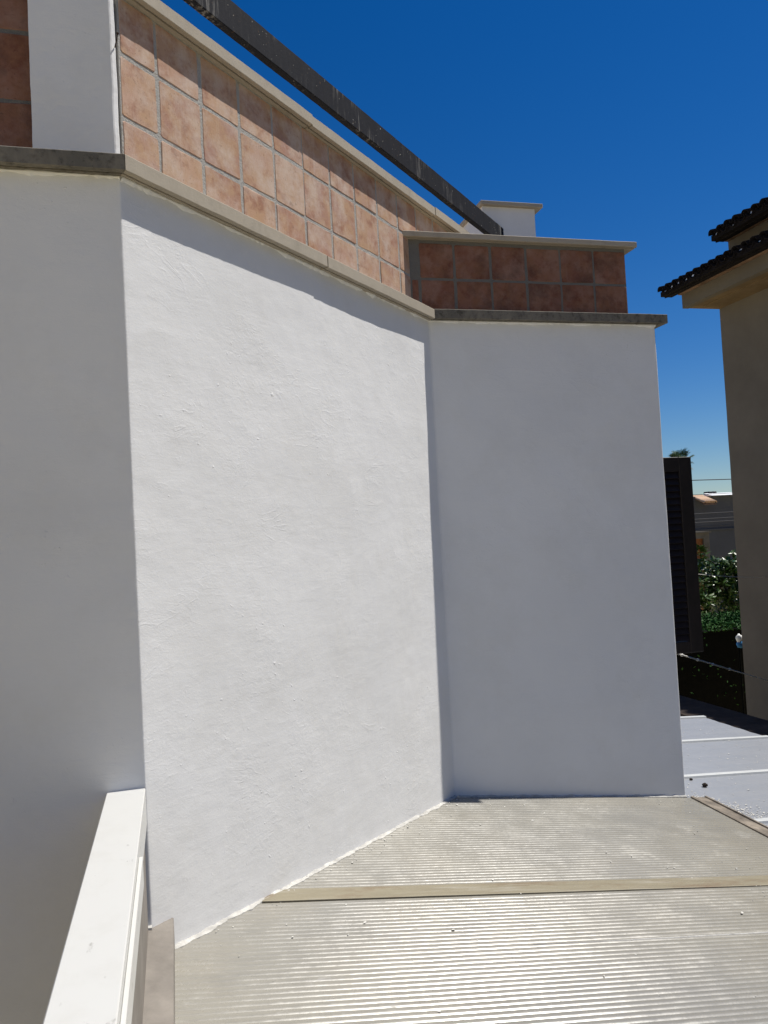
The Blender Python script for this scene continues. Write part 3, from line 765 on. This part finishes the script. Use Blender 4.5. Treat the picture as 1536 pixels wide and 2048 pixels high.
for _ in range(11000):
    x = rg.uniform(9.6, 14.9); f = rg.random()
    if f < .985: p = Vector((x, rg.uniform(15.2, 17.6), -2.39+rg.uniform(-.07, .06)))
    else: p = Vector((x, 15.2+rg.uniform(-.03, .10), rg.uniform(GZ, -2.40)))
    a = Vector((rg.uniform(-1, 1), rg.uniform(-1, 1), rg.uniform(-.5, 1))).normalized(); b = a.cross(Vector((rg.uniform(-1, 1), rg.uniform(-1, 1), rg.uniform(-1, 1)))).normalized(); L = rg.uniform(.05, .09); i = len(V)
    V += [p-a*L*.5, p+b*L*.25, p+a*L*.5, p-b*L*.25]; F.append([i, i+1, i+2, i+3])
part('foliage', V, F, M['hedge'], hd)
mb = MB(); mb.box(9.6, 14.9, 15.3, 17.5, GZ, -2.45); mb.part('shaded_core', M['core'], hd)  # black box gives the hedge its dark shaded front
# bundle
bd = thing('cloth_bundle', (10.25, 12.9, GZ), 'small white and blue cloth bundle on a post in the dark gap', 'bundle')
mb = MB(); mb.tube([(10.25, 12.9, GZ), (10.25, 12.9, -2.3)], .02, 6); mb.part('post', M['core'], bd)
def lump(cx, cy, cz, rx, ry, rz, sd):
    V = []; F = []; nu, nv = 12, 8
    for j in range(nv+1):
        t = math.pi*j/nv
        for i in range(nu):
            p = 2*math.pi*i/nu; d = Vector((math.sin(t)*math.cos(p), math.sin(t)*math.sin(p), math.cos(t))); k = 1+.35*mn.noise(d*2+Vector((sd, 0, 0)))+.12*mn.noise(d*6)
            V.append((cx+d.x*rx*k, cy+d.y*ry*k, cz+d.z*rz*k))
    for j in range(nv):
        for i in range(nu): F.append([j*nu+i, (j+1)*nu+i, (j+1)*nu+(i+1) % nu, j*nu+(i+1) % nu])
    return V, F
V, F = lump(10.25, 12.88, -2.25, .062, .06, .085, 1); part('white_cloth', V, F, M['wcloth'], bd, True)
V, F = lump(10.262, 12.88, -2.355, .07, .06, .075, 4); part('blue_cloth', V, F, M['blue'], bd, True)

# fan palm far behind the shutter
pc = Vector((47.35, 66.0, 5.8))
pm = thing('fan_palm', (pc.x, pc.y, GZ), 'fan palm top showing above the open shutter', 'palm tree')
mb = MB(); mb.tube([(pc.x, pc.y, GZ), (pc.x+.1, pc.y, -1), (pc.x, pc.y, pc.z)], [.3, .24, .2], 8); mb.part('trunk', M['bark'], pm)
rg = random.Random(11)
for k in range(46):
    az = rg.uniform(0, 6.28); el = rg.uniform(-.9, 1.2); d = Vector((math.cos(az)*math.cos(el), math.sin(az)*math.cos(el), math.sin(el)))
    tip = pc+d*rg.uniform(.7, 1.0); sd = d.cross(Vector((0, 0, 1))).normalized(); up_ = sd.cross(d)
    mb = MB(); mb.tube([pc, tip], [.03, .015], 4)
    for q in range(15):
        a = -1.75+3.5*q/14; e = (d*math.cos(a)+sd*math.sin(a)); L = rg.uniform(.6, .85)*(1-.25*abs(a)/1.75)
        p1 = tip+e*L*.6+up_*.03; p2 = tip+e*L+Vector((0, 0, -.22*L)); wv = e.cross(up_).normalized()*.035; i = len(mb.V)
        mb.V += [tip, p1+wv, p2, p1-wv]; mb.F.append([i, i+1, i+2, i+3])
    mb.part('frond', M['straw'] if el < -.55 else M['palm'], pm)

# ------------------------------------------------------------------ paint flakes and crumbs
def flake(mb, x, y, z, L, rg, lift=.002):
    a = rg.uniform(0, 6.28); n = rg.choice((4, 5, 6)); top = []; asp = rg.uniform(.35, .9)
    for k in range(n):
        t = 6.283*k/n+rg.uniform(-.3, .3); r = L*rg.uniform(.6, 1)
        px, py = math.cos(t)*r, math.sin(t)*r*asp; top.append((x+px*math.cos(a)-py*math.sin(a), y+px*math.sin(a)+py*math.cos(a), z+lift+rg.uniform(0, L*.35)))
    bot = [(p[0], p[1], p[2]-.0014) for p in top]; i = len(mb.V)
    mb.add(top+bot, [list(range(n)), [n+k for k in range(n)][::-1]]+[[k, n+k, n+(k+1) % n, (k+1) % n] for k in range(n)])
rg = random.Random(21)
big = [(2.37, 2.24, .017), (2.42, 2.27, .009), (1.72, 3.82, .013), (1.84, 3.93, .011), (2.13, 2.77, .009), (1.22, 3.14, .010), (2.2, 2.48, .007), (1.9, 3.4, .008), (2.0, 3.35, .009), (.6, 2.82, .009), (2.28, 2.46, .007)]
labs = ['largest white paint flake lying on the fluted roof at lower right', 'paint flake just behind the largest one on the fluted roof', 'white flake lying on the fluted roof nearest the shaded wall', 'pointed flake beside the shaded wall on the fluted roof', 'white flake below the right end of the yellowed joint strip',
        'single flake at the upper edge of the yellowed joint strip', 'small flake in the right half of the nearer fluted sheet', 'small flake midway on the far fluted sheet', 'flake near the right end of the far fluted sheet', 'white flake near the foot of the sunlit wall', 'tiny flake beside the small one on the nearer sheet']
for (x, y, L), lab in zip(big, labs):
    mb = MB(); flake(mb, x, y, roofz(x, y)+.004, L, rg, .002); mb.single('paint_flake', M['chip'], lab, 'paint flake', group='larger paint flakes on the fluted roof')
mb = MB()
for _ in range(420):
    f = rg.random()
    if f < .36:
        x = rg.uniform(.0, 2.9); y = rg.uniform(1.9, 4.15)
        if y > x+2.70: continue
    elif f < .62:
        t = rg.random()**.7; p = Vector((-.04, 2.72)).lerp(AB, t)+NA*(.02+abs(rg.gauss(0, .05))); x, y = p
    elif f < .84:
        x = 2.9-abs(rg.gauss(0, .45)); y = 3.08+rg.gauss(0, .12)
    else: x = rg.uniform(1.5, 2.9); y = 4.18-abs(rg.gauss(0, .06))
    flake(mb, x, y, roofz(x, y)+.003, .0022+.006*rg.random()**3, rg)
mb.single('paint_crumbs', M['chip'], 'tiny white paint crumbs strewn over the fluted roof', 'paint crumbs', kind='stuff')
mb = MB()
for _ in range(1500):
    f = rg.random()
    if f < .72:
        t = rg.random(); x = 3.13+.13*t+abs(rg.gauss(0, .09)); y = 4.62-.46*t+rg.gauss(0, .05)
    elif f < .85: x = 3.08+abs(rg.gauss(0, .5)); y = 4.2+rg.gauss(0, .25)
    else: x = rg.uniform(3.1, 4.8); y = rg.uniform(4.0, 6.6)
    if x < 3.05 or x > 4.9: continue
    if y > 4.2 and x < 2.95: continue
    flake(mb, x, y, panelz(x)+.003, .0025+.008*rg.random()**2.5, rg)
mb.single('paint_debris', M['chip'], 'heap of pale paint and plaster crumbs on the grey panel roof', 'debris', kind='stuff')
for (x, y, r, lab) in ((3.465, 4.957, .010, 'small dark pebble beside the white seam on the grey roof'), (3.461, 4.799, .016, 'larger dark pebble on the grey panel roof')):
    V, F = lump(x, y, panelz(x)+r*.8, r*1.2, r, r*.9, x); single('dark_pebble', V, F, M['cone'], lab, 'pebble', group='dark pebbles on the grey roof', smooth=True)

# ------------------------------------------------------------------ added house outside the frame, bounces warm light onto the shaded walls
ch = thing('bounce_house', (-9, -7, GZ), 'added unseen cream house bouncing warm light onto the shaded walls', 'house')
mb = MB(); mb.box(-13, -6.5, -17, -2.0, GZ, 3.4); mb.part('wall', mat_simple('cream_render', (.55, .475, .32), .9, .1, .08, 1.5), ch)
V = [(-13.3, -17.3, 3.402), (-6.2, -17.3, 3.402), (-6.2, -1.7, 3.402), (-13.3, -1.7, 3.402), (-9.75, -17.3, 4.7), (-9.75, -1.7, 4.7)]
part('roof', V, [[0, 3, 2, 1], [1, 2, 5, 4], [3, 0, 4, 5], [0, 1, 4], [2, 3, 5]], M['roof'], ch)
for y in (-15, -11.5, -8, -4.5):
    for z in (-3.4, .4):
        mb = MB(); mb.bbox(-6.499, -6.45, y-.5, y+.5, z, z+1.4, .01); mb.part('window', M['shutter'], ch)
